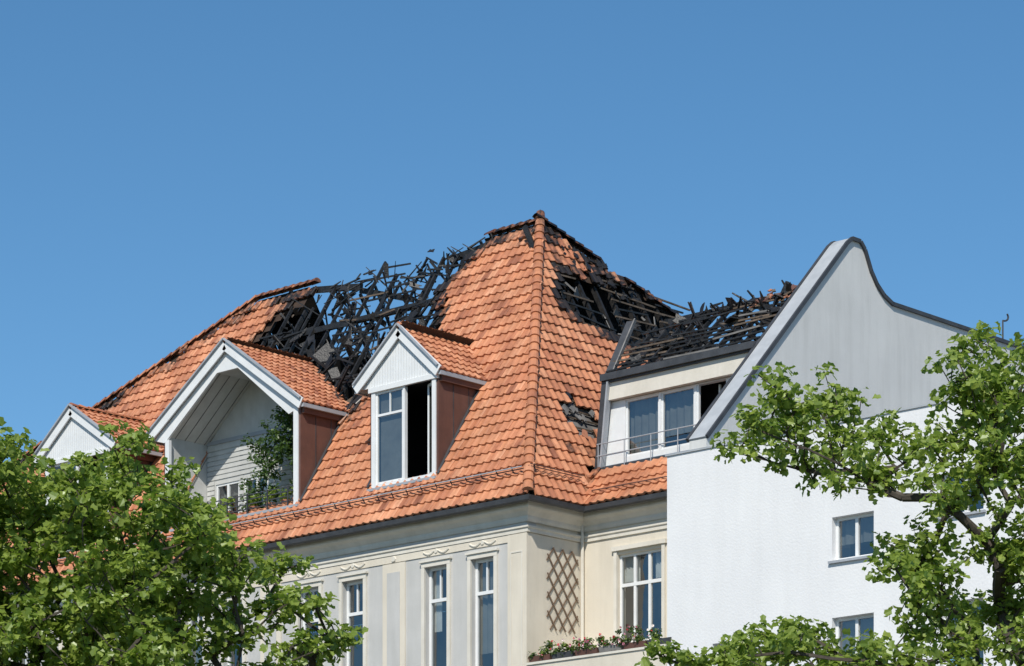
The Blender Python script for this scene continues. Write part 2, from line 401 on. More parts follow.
for i in range(58):       # jagged crest
    x=r.uniform(-14.8,-6.9); y=r.uniform(5.3,6.6); z=ZA(min(y,12-y)); c=V((x,y,z+r.uniform(-.45,.05)))
    if r.random()<.4: sheet(c,r.uniform(.15,.34),r,'char',nA,.5,slim=r.uniform(.3,.6))
    else:
        d=V((r.gauss(0,1),r.gauss(0,.4),r.uniform(0,.8))).normalized(); l=r.uniform(.3,1.0); mb.beam(c-d*l*.6,c+d*l*.4,.08,.06,'char',end=.4)
def PB(x,y,off=0):
    k=off/math.hypot(10.3,5.47); return V((x+10.3*k,y,17.4+(.5-x)*1.883+5.47*k))
y=5.3
while y<13.5:
    xt=-4.97+(y-6)*.205
    mb.beam(PB(-2.4,y,-.16),PB(max(xt,-4.9)+.05,y,-.16),.1,.16,'char'); y+=.75
for k in range(9):
    xx=-2.75-k*.17
    for seg in range(3):
        ya=5.2+seg*2.6+r.uniform(-.3,.4); yb=ya+r.uniform(1.2,2.6)
        if r.random()<.9: mb.beam(PB(xx,ya,.0),PB(xx+r.gauss(0,.04),yb,r.gauss(0,.05)),.05,.05,r.choice(['char','char2','char2']))
nB=V((.88,0,.47))
for i in range(38):
    p=rp(holeB,r)
    if p[1]<12.5: sheet(PB(p[0],p[1],r.uniform(-.2,.05)),r.uniform(.08,.28),r,r.choice(['char','char','char','felt']),nB,.6)
for i in range(40):
    y=r.uniform(6,9.6); x=-4.97+(y-6)*.205+r.uniform(.0,.6)
    sheet(PB(x,y,r.uniform(-.02,.08)),r.uniform(.06,.2),r,'char',nB,.75)
mb.face([PB(-1.75,2.4,-.10),PB(-1.75,4.8,-.10),PB(-.5,4.8,-.10),PB(-.5,2.4,-.10)],'felt')
for k in range(6):
    xx=-.8-k*.165; mb.beam(PB(xx,2.7,-.04),PB(xx+r.gauss(0,.03),4.5,-.04),.05,.045,'char2')
for i in range(9):
    p=rp(holeB2,r); sheet(PB(p[0],p[1],r.uniform(.0,.06)),r.uniform(.12,.22),r,r.choice(['felt','terra','felt','char']),nB,.9)
mb.build('charred_roof_timbers',B)

# ---- dormers
def dormer(d,kind):
    xl,xr,pk,Hp,He,bl,br=[d[k] for k in('xl','xr','pk','Hp','He','bl','br')]
    yE=(He-18.19)/TA; yP=(Hp-18.19)/TA
    mb=MB(); ov=.12
    Lr=math.hypot(xr-pk,Hp-He)
    def ins(P): 
        yy=(P.z-18.19)/TA
        return P.y<yy+.12
    def st(P): return min(.8,.03+.3*sstep(1-pdist((P.x,P.y),holeA)/.6)+.12*noise.noise(P*1.5))
    tiles(mb,(xr,YF-ov,He),(0,1,0),(pk-xr,0,Hp-He),(Hp-He,0,xr-pk),(0,yP+.5),(-.08,Lr),ins,st,w=.26,h=.34)
    Ll=math.hypot(pk-xl,Hp-He)
    tiles(mb,(xl,YF-ov,He),(0,1,0),(pk-xl,0,Hp-He),(-(Hp-He),0,pk-xl),(0,yP+.5),(-.08,Ll),ins,st,w=.26,h=.34)
    caps(mb,(pk,YF-ov,Hp+.05),(pk,yP,Hp+.05),r=.12)
    mb.build(kind+'_roof_tiles',B)
    mb=MB()
    for xe,s in((xl,-1),(xr,1)):
        mb.extr([(xe,YF-ov+.05,He-.10),(pk,YF-ov+.05,Hp-.10),(pk,yP-.08,Hp-.10),(xe,yE-.05,He-.10)],(0,0,-.06),'paint')
        mb.beam((xe+s*.04,YF-ov+.01,He-.10),(pk,YF-ov+.01,Hp-.10+.0),.05,.34,'paint',up=(0,0,1))
        mb.beam((xe+s*.06,YF-ov-.02,He+.06),(pk,YF-ov-.02,Hp+.09),.14,.05,'zinc')
        mb.box(min(xe,xe+s*.10),max(xe,xe+s*.10),YF-ov+.05,yE-.02,He-.2,He-.08,'zinc')
    for xe,s in((bl,-1),(br,1)):
        mb.extr([(xe,YF+.02,SILL-.2),(xe,YF+.02,He-.08),(xe,yE+.05,He-.08)],(s*.08,0,0),'brown')
        mb.box(min(xe+s*.083,xe+s*.2),max(xe+s*.083,xe+s*.2),YF+.06,yE,He-.36,He-.17,'brown')
        for q in (.33,.66):
            yy=YF+(yE-YF)*q; zz=ZA(yy); xm=xe+s*.08; mb.box(min(xm,xm+s*.012),max(xm,xm+s*.012),yy-.012,yy+.012,zz,He-.35,'dark')
        mb.beam(PA(xe+s*.13,YF,.075),PA(xe+s*.13,yE,.075),.10,.03,'dark',up=nA)
    mb.box(bl-.08,br+.08,YF-.14,YF+.01,SILL-.10,SILL-.02,'zinc')
    if kind!='loggia':
        n=int((xr-xl-.3)/.115); 
        for i in range(n):
            a=xl+.15+i*.115; b=a+.104
            h=lambda x: Hp-.14-(abs(x-pk))*((Hp-He)/((xr-pk) if x>pk else (pk-xl)))
            z0=He-.12
            if h(a)>z0+.02 and h(b)>z0+.02:
                mb.extr([(a,YF-.02,z0),(b,YF-.02,z0),(b,YF-.02,h(b)),(a,YF-.02,h(a))],(0,.03,0),'paint')
        mb.extr([(xl+.1,YF+.012,He-.12),(xr-.1,YF+.012,He-.12),(pk,YF+.012,Hp-.14)],(0,.03,0),'felt')
        mb.box(bl-.1,br+.1,YF-.06,YF+.04,He-.28,He-.13,'paint')
        mb.box(bl,bl+.16,YF-.02,YF+.12,SILL,He-.28,'paint'); mb.box(br-.16,br,YF-.02,YF+.12,SILL,He-.28,'paint')
        mb.box(bl+.16,br-.16,YF-.03,YF+.12,SILL,SILL+.1,'paint')
        x0=bl+.16;x1=br-.16;z0=SILL+.1;z1=He-.28;mid=(x0+x1)/2
        f=.07
        for a,b in((x0,mid-.03),):
            mb.box(a,a+f,YF+.03,YF+.1,z0,z1,'paint');mb.box(b-f,b,YF+.03,YF+.1,z0,z1,'paint')
            for q in(z0,z1-f,z1-.75): mb.box(a+f,b-f,YF+.032,YF+.098,q,q+f,'paint')
            mm=(a+b)/2
            mb.box(mm-.02,mm+.02,YF+.035,YF+.095,z1-.68,z1-f,'paint')
            mb.face([(a+f,YF+.06,z0),(b-f,YF+.06,z0),(b-f,YF+.06,z1),(a+f,YF+.06,z1)],'glass')
            mb.face([(a+f,YF+.16,z0),(b-f,YF+.16,z0),(b-f,YF+.16,z1),(a+f,YF+.16,z1)],'blind')
        mb.box(mid-.03,mid+.05,YF+.0,YF+.12,z0,z1,'paint')
        # casement standing open into the black-lined room, hinged on the right jamb
        ax=x1-.06; sw=V((-.80,.34,0))*.45
        for q in(z0+.03,z1-.1): mb.beam((ax,YF+.13,q+.03),(ax+sw.x,YF+.13+sw.y,q+.03),.05,.08,'paint')
        for t in(0.04,1): mb.beam((ax+sw.x*t,YF+.13+sw.y*t,z0),(ax+sw.x*t,YF+.13+sw.y*t,z1-.05),.06,.05,'paint',up=(0,1,0))
        mb.face([(ax,YF+.13,z0+.05),(ax+sw.x,YF+.13+sw.y,z0+.05),(ax+sw.x,YF+.13+sw.y,z1-.08),(ax,YF+.13,z1-.08)],'glass')
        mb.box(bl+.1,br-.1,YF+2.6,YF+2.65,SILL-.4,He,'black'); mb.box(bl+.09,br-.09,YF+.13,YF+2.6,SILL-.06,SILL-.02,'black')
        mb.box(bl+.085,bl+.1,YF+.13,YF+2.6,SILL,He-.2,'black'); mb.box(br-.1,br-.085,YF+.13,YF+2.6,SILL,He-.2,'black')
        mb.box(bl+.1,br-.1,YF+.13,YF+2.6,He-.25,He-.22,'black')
    return mb
mb=dormer(D2,'dormer'); mb.build('dormer_body',B)
mb=dormer(D3,'side_dormer'); mb.build('side_dormer_body',B)
mb=dormer(D1,'loggia')
d=D1
mb.box(-16.39,-16.2,YF-.02,YF+.09,SILL,21.6,'paint'); mb.box(-10.22,-10.01,YF-.02,YF+.09,SILL,21.78,'paint')
for s,xe,xi in((-1,-17.0,-14.0),(1,-9.9,-12.7)):
    k=(24.3-21.85)/(abs(d['pk']-(d['xl'] if s<0 else d['xr'])))
    zo=lambda x: 24.3-.22-abs(x-d['pk'])*k
    mb.extr([(xe,YF+.0,zo(xe)-.0),(d['pk'],YF+.0,zo(d['pk'])),(d['pk'],YF+.0,23.4),(d['pk']+s*.5,YF+.0,23.4),(xe-s*.55,YF+.0,zo(xe)-.16)],(0,.08,0),'paint')
mb.box(-16.4,-10.0,YF+.05,2.4,SILL-.12,SILL-.01,'paving')
YB=2.05
ops=[(-15.9,-14.75,19.0,20.35),(-14.5,-13.35,19.0,20.35),(-12.1,-10.4,18.7,20.5)]
wall(mb,'x',YB,YB+.12,-16.3,-10.1,SILL,21.7,ops,'paint2')
mb.extr([(-16.3,YB+.002,21.7),(-10.1,YB+.002,21.7),(-12.6,YB+.002,23.6),(-14.1,YB+.002,23.6)],(0,.11,0),'paint2')
for z in np.arange(18.75,21.6,.16):
    for a,b in((-16.3,-15.95),(-14.72,-14.53),(-13.3,-12.15)):
        mb.box(a,b,YB-.030,YB-.002,z,z+.125,'paint2')
    if z>20.42: mb.box(-15.948,-13.302,YB-.028,YB-.002,z,z+.125,'paint2')
mb.box(-16.3,-10.1,YB-.05,YB-.003,21.68,21.8,'zinc')
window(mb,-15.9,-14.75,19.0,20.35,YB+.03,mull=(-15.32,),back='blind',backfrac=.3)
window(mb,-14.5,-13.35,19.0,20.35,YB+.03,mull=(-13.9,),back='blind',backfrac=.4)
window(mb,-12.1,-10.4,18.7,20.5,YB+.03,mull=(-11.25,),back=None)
mb.box(-16.395,-16.32,YF+.1,YB+.1,SILL,21.75,'paint2'); mb.box(-10.09,-10.005,YF+.1,YB+.1,SILL,21.75,'paint2')
for s,xe in((-1,-16.35),(1,-10.05)):
    mb.extr([(xe,YF+.1,21.7),(-13.35+s*.75,YF+.1,23.48),(-13.35+s*.75,YB,23.48),(xe,YB,21.7)],(0,0,.04),'paint2')
    for q in np.arange(YF+.35,YB,.42):
        mb.beam((xe,q,21.69),(-13.35+s*.75,q,23.47),.02,.012,'felt')
mb.box(-14.1,-12.6,YF+.1,YB,23.482,23.52,'paint2')
for z in(18.8,18.95,19.1,19.25): mb.beam((-16.2,YF-.05,z),(-10.2,YF-.05,z),.03,.03,'dark')
for x in np.arange(-16.1,-10.2,.95): mb.beam((x,YF-.09,18.6),(x,YF-.09,19.28),.035,.035,'dark',up=(0,1,0))
mb.build('loggia_body',B)

# ---- facade
mb=MB()
cx=[-1.73,-3.64,-7.2,-9.17,-12.7,-14.6,-18.1,-20.1,-23.6,-25.6,-29.1]
ops=[];fl=[(12.45,15.88),(8.1,11.2),(3.9,7.0),(-.1,2.8)]
for c in cx:
    for a,b in fl: ops.append((c-.465,c+.465,a,b))
wall(mb,'x',0,.4,-31,0,-ZO,17.3,ops,'greyp')
wall(mb,'y',-.4,0,.4,2.4,-ZO,17.3,[],'cream')
rw=[(1.4,3.1,13.3,15.9),(3.7,4.7,12.6,15.9),(1.4,3.1,8.6,11.2),(1.4,3.1,4.4,7)]
wall(mb,'x',2.4,2.75,-.4,5.3,-ZO,17.3,rw,'cream')
mb.box(-31,-30.6,.4,12.5,-ZO,17.3,'cream'); mb.box(-31,6,12.1,12.5,-ZO,17.3,'cream')
mb.box(-.72,.004,-.045,-.003,-ZO,16.4,'cream')
mb.box(.003,.03,-.042,2.38,-ZO,16.4,'cream')
mb.box(-31,-.723,-.03,-.003,16.20,16.41,'cream')
pil=(-5.9,-11.4,-16.8,-22.3,-27.8)
for a in pil: mb.box(a,a+.95,-.045,-.003,-ZO,16.17,'cream')
for a in pil: mb.box(a+.2,a+.75,-.06,-.047,12.2,15.9,'greyp')
for a,b,c_,d_ in((-.60,-.56,12.2,15.9),(-.16,-.12,12.2,15.9)): mb.box(a,b,-.060,-.047,c_,d_,'trim')
mb.box(-.56,-.16,-.060,-.047,15.86,15.9,'trim')
for c in cx:
    for s in(-1,1):
        pts=[V((c+s*(.08+.09*i),-.04,16.34-.09*math.sin(math.pi*i/5))) for i in range(6)]
        for p,q in zip(pts[:-1],pts[1:]): mb.tube(p,q,.028,.028,'trim',6)
    mb.tube((c,-.06,16.32),(c,-.03,16.32),.06,.08,'trim',8)
for a in pil: mb.tube((a+.475,-.07,16.3),(a+.475,-.03,16.3),.08,.10,'trim',8)
for c in cx:
    for a,b in fl:
        f=.13
        mb.box(c-.465-f,c-.467,-.07,-.004,a-.1,b+.0,'trim'); mb.box(c+.467,c+.465+f,-.07,-.004,a-.1,b,'trim')
        mb.box(c-.465-f,c+.465+f,-.075,-.004,b+.002,b+.14,'trim')
        mb.box(c-.465-f-.05,c+.465+f+.05,-.12,-.004,b+.143,b+.20,'trim')
        mb.box(c-.62,c+.62,-.16,.02,a-.1,a-.03,'trim')
        tr=b-(b-a)*.29
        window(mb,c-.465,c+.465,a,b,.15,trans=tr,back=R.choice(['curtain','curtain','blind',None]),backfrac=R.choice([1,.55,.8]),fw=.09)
        mb.box(c-.025,c+.025,.148,.22,tr+.05,b-.09,'paint')
path=[(-31,0),(0.03,0),(0.03,2.4),(5.28,2.4)]
mb.sweep(path,[(-.05,16.42),(.05,16.42),(.05,16.52),(.09,16.55),(.09,16.60),(-.05,16.60)],'trim')
mb.sweep(path,[(-.02,16.72),(.05,16.72),(.08,16.80),(.08,16.88),(.20,17.0),(.30,17.06),(.32,17.10),(.32,17.26),(-.02,17.26)],'trim')
mb.sweep(path,[(-.02,17.262),(.44,17.262),(.44,17.31),(-.02,17.34)],'dark')
mb.sweep(path,[(.45,17.24),(.47,17.18),(.54,17.16),(.60,17.20),(.62,17.33),(.59,17.33),(.46,17.33)],'dark')
for z in(11.75,7.5,3.3): mb.sweep(path[:2]+[(.03,2.4)],[(-.02,z),(.1,z),(.14,z+.15),(-.02,z+.2)],'trim')
window(mb,1.4,3.1,13.3,15.9,2.5,mull=(1.97,2.53),trans=15.0,back='curtain',backfrac=.3)
window(mb,3.7,4.7,12.6,15.9,2.5,trans=15.1,back='blind',backfrac=.5)
window(mb,1.4,3.1,8.6,11.2,2.5,mull=(2.25,),back='blind'); window(mb,1.4,3.1,4.4,7,2.5,mull=(2.25,),back='blind')
for a,b,c,dd in((1.28,1.395,13.2,16.0),(3.105,3.22,13.2,16.0)): mb.box(a,b,2.34,2.397,c,dd,'trim')
mb.box(1.22,3.28,2.3,2.395,16.003,16.13,'trim')
mb.tube((.12,2.28,17.1),(.12,2.28,-1.5),.05,.05,'trim',8)
for z in(12.0,7.7,3.5):
    mb.box(.035,5.27,.02,2.33,z-.2,z,'trim'); mb.box(.035,5.27,-.02,.1,z-.24,z+.55,'cream'); mb.box(.035,5.27,-.06,.14,z+.552,z+.62,'trim')
for dz in(0,.09): mb.beam(PA(-31,-.02,.14+dz),PA(.0,-.02,.14+dz),.028,.028,'zinc' if dz else 'brown')
for x in np.arange(-30.8,.1,.62): mb.beam(PA(x,-.06,.0),PA(x,-.0,.27),.03,.02,'dark',up=(0,1,0))
for dz in(0,.09): mb.beam(PB(.05,-.1,.12+dz),PB(.05,2.2,.12+dz),.025,.025,'brown')
mb.beam((.6,2.15,17.85),(5.2,2.15,17.85),.03,.03,'brown')
mb.tube((-4.97,6,27.7),(-4.97,6,28.1),.015,.008,'dark')
mb.build('facade',B)
mb=MB()
# ---- rear wing with burnt roof
ops=[(1.0,2.28,18.95,20.62),(2.36,3.62,18.95,20.62),(3.7,4.85,18.85,20.62)]
wall(mb,'x',3.2,3.4,.15,6.05,18.5,20.64,ops,'paint')
window(mb,1.0,2.28,18.95,20.62,3.24,back='blind',backfrac=1,fw=.06)
window(mb,2.36,3.62,18.95,20.62,3.24,back='blind',backfrac=.75,fw=.06)
mb.box(3.7,3.77,3.22,3.3,18.85,20.62,'paint'); mb.box(4.78,4.85,3.22,3.3,18.85,20.62,'paint')
mb.box(3.6,4.95,4.6,4.65,18.5,20.9,'black'); mb.box(4.2,4.26,3.6,3.66,18.85,20.62,'paint')
mb.box(.12,5.3,3.0,3.195,18.55,18.72,'dark')
mb.box(.35,6.05,3.0,3.38,20.66,21.16,'trim')
mb.box(.3,6.05,2.93,3.42,21.163,21.22,'dark'); mb.box(.3,6.05,2.84,2.98,21.222,21.42,'dark'); mb.box(.3,6.05,2.982,3.4,21.222,21.36,'char')
mb.beam((.06,3.1,18.7),(.42,3.02,21.2),.22,.2,'dark',up=(0,1,0)); mb.beam((.20,3.06,18.7),(.56,2.98,21.2),.06,.2,'zinc',up=(0,1,0))
mb.beam((.42,3.0,21.2),(-.25,4.9,23.45),.24,.12,'dark'); mb.beam((.58,3.0,21.25),(-.08,4.9,23.5),.04,.14,'felt')
mb.box(.2,.3,3.4,9,18.4,21.3,'black'); mb.face([(.2,3.3,21.2),(6.1,3.3,21.2),(6.1,9,21.2),(.2,9,21.2)],'black')
mb.face([(-.2,6.3,22.5),(6.1,6.3,22.5),(6.1,9,21.2),(-.2,9,21.2)],'black')
sl=(23.4-21.4)/(5.2-3.0)
def PW(x,y,o=0): return V((x,y-o*.67,21.4+(y-3.0)*sl+o*.74))
nW=V((0,-.67,.74))
x=.75
while x<6.05:
    top=r.uniform(4.5,5.35) if x>3 else 5.0
    mb.beam(PW(x,2.95,-.1),PW(x+r.gauss(0,.08),top,-.1+r.gauss(0,.04)),.09,.15,'char',end=.75)
    if r.random()<.7: mb.beam((x,7.2,22.1),(x+r.gauss(0,.1),5.3+r.uniform(0,.3),23.2),.09,.13,'char',end=.6)
    x+=.52
for k in range(9):
    y=3.15+k*.22
    for q in range(3):
        a=r.uniform(.2,1.0)+q*1.9; b=a+r.uniform(1.3,2.4)
        sh=-(y-3)*.3
        if r.random()<(.95 if k<6 else .6): mb.beam(PW(a+sh,y,.02),PW(min(b,6.05),y+r.gauss(0,.05),.02+r.gauss(0,.05)),.055,.05,r.choice(['char','char','char2','felt']))
for i in range(55):
    x=r.uniform(2.0,6.0); y=r.uniform(3.6,5.1)
    if r.random()<.5+.08*x: sheet(PW(x,y,r.uniform(-.25,.08)),r.uniform(.12,.34),r,'char',nW,.45)
for i in range(25):
    x=r.uniform(.3,2.5); y=r.uniform(3.1,4.9); sheet(PW(x,y,r.uniform(-.3,-.05)),r.uniform(.08,.25),r,'char',nW,.6)
for i in range(38):
    x=1.7+i*.112+r.gauss(0,.05); z=r.uniform(-.05,.28)
    if r.random()<.35: sheet(PW(x,r.uniform(4.7,5.2),z),r.uniform(.14,.30),r,'char',V((0,-.9,.1)),.6,slim=.5)
    else:
        c=PW(x,r.uniform(4.6,5.2),z-.1); d=V((r.gauss(0,.7),r.gauss(0,.3),r.uniform(.1,.8))).normalized(); l=r.uniform(.3,.9)
        mb.beam(c-d*l*.6,c+d*l*.4,.08,.07,'char',end=.5)
for i in range(34):
    x=r.uniform(4.6,6.0); y=r.uniform(4.7,5.25); sheet(PW(x,y,r.uniform(.0,.12)),r.uniform(.09,.17),r,r.choice(['brown','char2','terra']),nW,.8)
mb.beam((1.0,5.2,23.3),(6.05,5.2,23.3),.1,.16,'char')
for z in(19.05,19.4): mb.tube((.1,2.95,z),(5.25,2.95,z),.018,.018,'zinc',6)
for x in np.arange(.15,5.3,1.02): mb.tube((x,2.95,18.6),(x,2.95,19.4),.016,.016,'zinc',6)
mb.build('attic_wing',B)

# ---- trellis
mb=MB()
y0,y1,z0,z1=.8,2.15,13.7,16.1
def clipseg(a,b):
    t0,t1=0,1;dx=b[0]-a[0];dz=b[1]-a[1]
    for p,q in((-dx,a[0]-y0),(dx,y1-a[0]),(-dz,a[1]-z0),(dz,z1-a[1])):
        if abs(p)<1e-9:
            if q<0:return None
        else:
            t=q/p
            if p<0: t0=max(t0,t)
            else: t1=min(t1,t)
    if t0>=t1: return None
    return (a[0]+dx*t0,a[1]+dz*t0),(a[0]+dx*t1,a[1]+dz*t1)
for k in np.arange(-5,5,.46):
    for s,o in((1.35,.055),(-1.35,.08)):
        a=(y0-3,14.9+k*1.2-s*3.7);b=(y1+3,14.9+k*1.2+s*3.7)
        q=clipseg(a,b)
        if q: mb.beam((o,q[0][0],q[0][1]),(o,q[1][0],q[1][1]),.04,.02,'lattice',up=(1,0,0))
mb.build('wall_trellis',B)

# ================================================================ NEIGHBOUR
W=empty('white_neighbour_building',(0,0,ZO))
mb=MB()
ops=[(10.95,12.3,14.2,15.35),(14.4,15.7,14.9,16.0),(10.95,12.3,10.6,12.7),(6.9,8.4,10.4,12.45),(14.4,15.7,10.9,12.7),(6.9,8.4,6,8.2),(10.95,12.3,6,8.2),(14.4,15.7,6,8.2)]
wall(mb,'x',0,.4,5.283,17,-ZO,17.8,ops,'white')
for o in ops:
    window(mb,*o,.18,mull=((o[0]+o[1])/2,),back='blind',backfrac=.6,fw=.08); mb.box(o[0]-.08,o[1]+.08,-.08,.17,o[2]-.07,o[2]-.003,'zinc')
mb.box(5.283,5.68,.4,3.3,-ZO,17.8,'white'); mb.box(16.6,17,.4,30,-ZO,17.8,'white')
mb.box(5.24,17.04,-.04,.45,17.803,17.85,'coping'); mb.box(5.24,5.72,.453,3.1,17.803,17.85,'coping')
mb.box(5.7,16.6,.4,30,17.2,17.4,'felt')
g=[(-.02,17.86),(-.02,18.1),(6.4,24.78),(6.6,24.93),(7.0,24.93),(7.2,24.75),(7.5,24.2),(7.8,23.85),(8.15,23.6),(8.6,23.43),(30,23.43),(30,17.3),(.46,17.3),(.46,17.86)]
mb.extr([(6.7,a,b) for a,b in g],(-.6,0,0),'gable')
def edge(i,j,up=.03):
    a=g[i];b=g[j]
    dy=b[0]-a[0];dz=b[1]-a[1];l=math.hypot(dy,dz);n=V((0,-dz/l,dy/l))
    if n.z<0: n=-n
    mb.beam(V((6.4,a[0],a[1]))+n*up,V((6.4,b[0],b[1]))+n*up,.64,.05,'coping',up=n)
    for x,w in((6.06,.10),(6.74,.07)):
        mb.beam(V((x,a[0],a[1]))+n*(up+.0),V((x,b[0],b[1]))+n*(up+.0),w,.11,'dark',up=n)
for i in range(1,10): edge(i,i+1,.035 if i%2 else .032)
mb.build('party_wall_and_facade',W)
mb=MB()
mb.tube((6.4,14.9,23.4),(6.4,14.9,24.25),.03,.025,'dark'); 
pp=[V((6.4,14.9+.3*math.sin(t),24.25+.2*(1-math.cos(t))*.8)) for t in np.linspace(0,2.2,7)]
for a,b in zip(pp[:-1],pp[1:]): mb.tube(a,b,.03,.03,'dark')
mb.build('roof_hook',W)  # curved hook on a short pole above the party wall

# ================================================================ VEGETATION
LEAF=[(0,0),(-.50,.12),(-.30,.42),(-.42,.78),(0,1.05),(.42,.78),(.30,.42),(.50,.12)]
LEAF=np.array(LEAF)
def leaves(mb,centers,radii,n,size,mat,rng,up=.9):
    C=np.repeat(np.array(centers),n,axis=0); Rr=np.repeat(np.array(radii),n)
    k=len(C); d=rng.normal(size=(k,3)); d/=np.linalg.norm(d,axis=1)[:,None]
    rad=Rr*rng.random(k)**.5
    P=C+d*rad[:,None]*np.array([1,1,.75])
    nr=rng.normal(size=(k,3))*.7+np.array([0.1,-.15,up])+d*.45; nr/=np.linalg.norm(nr,axis=1)[:,None]
    a=rng.normal(size=(k,3))+d*.8; a-=nr*(a*nr).sum(1)[:,None]; a/=np.linalg.norm(a,axis=1)[:,None]
    b=np.cross(nr,a); S=size*rng.uniform(.6,1.25,k)
    m=len(LEAF); Vv=np.zeros((k,m,3))
    fold=rng.uniform(.05,.35,k); droop=rng.uniform(0,.35,k)
    for i,(x,y) in enumerate(LEAF):
        Vv[:,i]=P+(b*x+a*y)*S[:,None]+nr*((abs(x)*fold-y*y*droop)*S)[:,None]
    base=len(mb.v); mb.v+= [tuple(p) for p in Vv.reshape(-1,3).tolist()]
    mi=mb.mi(mat); clump=np.repeat(rng.uniform(-.2,.2,len(centers)),n)
    t=np.clip(.5+clump+rng.normal(size=k)*.22,0,1)
    for i in range(k):
        o=base+i*m
        mb.f.append((o,o+4,o+3,o+2,o+1)); mb.f.append((o,o+7,o+6,o+5,o+4)); mb.m+=[mi,mi]; mb.t+=[(t[i],0)]*2
def tree(name,loc,trunk_top,clumps,seed,leafn=26,lsize=.13,sub=7,crad=.42,lean=(0,0),tr=.2):
    rr=random.Random(seed); rng=np.random.default_rng(seed); mb=MB()
    nodes=[V((0,0,0))];par=[-1];kids=[[]]
    def addnode(p,q): nodes.append(V(p));par.append(q);kids.append([]);kids[q].append(len(nodes)-1);return len(nodes)-1
    cur=0; nseg=8
    for i in range(1,nseg+1):
        f=i/nseg; cur=addnode((lean[0]*f+rr.gauss(0,.03),lean[1]*f+rr.gauss(0,.03),trunk_top*f),cur)
    t0=cur
    def connect(target,step=.35):
        best=None;bc=9e9
        for i,n in enumerate(nodes):
            if i<nseg-2: continue
            d=(target-n).length
            c=d+max(0,n.z-target.z+.15)*1.5+ (0.0 if len(kids[i])<4 else 2)
            if c<bc: bc=c;best=i
        q=best; a=nodes[q].copy(); L=(target-a).length; k=max(1,int(L/step)); 
        sag=V((rr.gauss(0,.08),rr.gauss(0,.08),-.10))*L
        for i in range(1,k+1):
            f=i/k; p=a.lerp(target,f)+sag*(4*f*(1-f))*.6
            if i<k: p+=V((rr.gauss(0,.03),rr.gauss(0,.03),rr.gauss(0,.03)))
            q=addnode(p,q)
        return q
    cl=sorted([V(c[:3]) for c in clumps],key=lambda c:(c-nodes[t0]).length)
    tips=[]
    for c in cl: connect(c,.4)
    for c in cl:
        for s in range(sub):
            d=rdir(rr); d.z=d.z*.8+.1
            t=c+d*crad*rr.uniform(.45,1.25); connect(t,.2); tips.append(t)
    rad=[0]*len(nodes)
    for i in range(len(nodes)-1,-1,-1):
        if not kids[i]: rad[i]=.006
        else: rad[i]=sum(rad[j]**2.1 for j in kids[i])**(1/2.1)
    k=tr/rad[0] if rad[0]>0 else 1
    for i in range(1,len(nodes)):
        a,b=par[i],i; ra=rad[a] if len(kids[a])==1 else min(rad[a],rad[b]*1.35)
        kk=lambda r:max(.005,r*k)
        mb.tube(nodes[a],nodes[b],kk(ra),kk(rad[b]),'bark',7 if rad[b]*k>.04 else 4)
    leaves(mb,[tuple(t) for t in tips],[crad*.55]*len(tips),leafn,lsize,'leaf',rng)
    return mb.build(name,loc=loc,rotz=math.radians(43.0))
CAM=V((57.66,-62.43)); FW=V((-.682,.731)); RT=V((.731,.682))
def spot(lat,dep): p=CAM+RT*lat+FW*dep; return (p.x,p.y,0)
rr=random.Random(5)
right=[(-2.2,11.85),(-1.85,11.65),(-1.35,11.85),(-.9,11.55),(-2.0,11.25),(-2.65,11.1),(-2.35,10.85),(-1.5,11.3),(-1.15,11.1),(-.65,11.0),(-1.8,10.8),(-1.4,10.5),(-.5,10.6),(-.95,10.3),
(.65,12.3),(.95,12.05),(.35,11.65),(.7,11.7),(1.0,11.5),(1.35,11.25),(.4,11.2),(.65,10.9),(1.05,10.8),(.1,10.5),(.45,10.3),(.8,10.3),(1.3,10.3),(.2,9.75),(.7,9.45),(1.2,9.3),(-.1,9.3),(-.4,9.65),(-.55,9.1),(.4,8.9),(1.0,8.75),(1.45,8.45),(-.3,8.65),
(-2.55,8.15),(-2.0,8.3),(-1.55,8.35),(-1.15,8.05),(-.55,8.0),(0,8.35),(.4,8.05),(1,8.0),(-2.1,7.85),(-2.8,7.85),(-1.6,7.8),(-1.0,7.7),(1.9,11),(2.3,10),(1.9,9.3),(2.5,8.6),(1.6,7.3),(0,7.2),(-1,7.3),(-2,7.2),(1.0,9.9),(.8,8.4),(-.1,8.9),(1.6,9.8),(1.7,10.7),(.0,7.7),(.7,7.6),(1.5,7.9),(-.5,7.6),(1.35,12.0),(.0,10.0),(1.5,9.0)]
right=[(a,rr.uniform(-1.1,1.1),z) for a,z in right]
right+=[(a+rr.gauss(0,.2),c+rr.uniform(-.8,.8),z+rr.gauss(-.1,.12)) for a,c,z in right if (a>.2 or z<8.5) and rr.random()<.35]
tree('maple_tree',spot(5.97,42),7.2,right,21,leafn=21,lsize=.105,sub=8,crad=.36,lean=(.25,0),tr=.14)
def topz(a):
    xs=[-2.4,-.85,-.55,-.15,.1,.35,.85,1.3,1.85,2.2,2.45]; zs=[11.0,11.15,11.25,10.75,10.8,11.2,11.3,11.2,10.75,10.25,9.8]
    return float(np.interp(a,xs,zs))
cl=[];tries=0
while len(cl)<160 and tries<60000:
    tries+=1; a=rr.uniform(-2.6,2.3); z=rr.uniform(6.8,11.1); c=rr.uniform(-1.6,1.6)
    lim=2.3 if z>9.3 else 1.8
    if a>lim or z>topz(a)-.38-abs(c)*.12: continue
    if any((p[0]-a)**2+(p[1]-c)**2+(p[2]-z)**2<.43**2 for p in cl): continue
    cl.append((a,c,z))
tree('maple_tree',spot(-6.46,42),6.2,cl,33,leafn=24,lsize=.106,sub=8,crad=.37,lean=(.1,0),tr=.15)
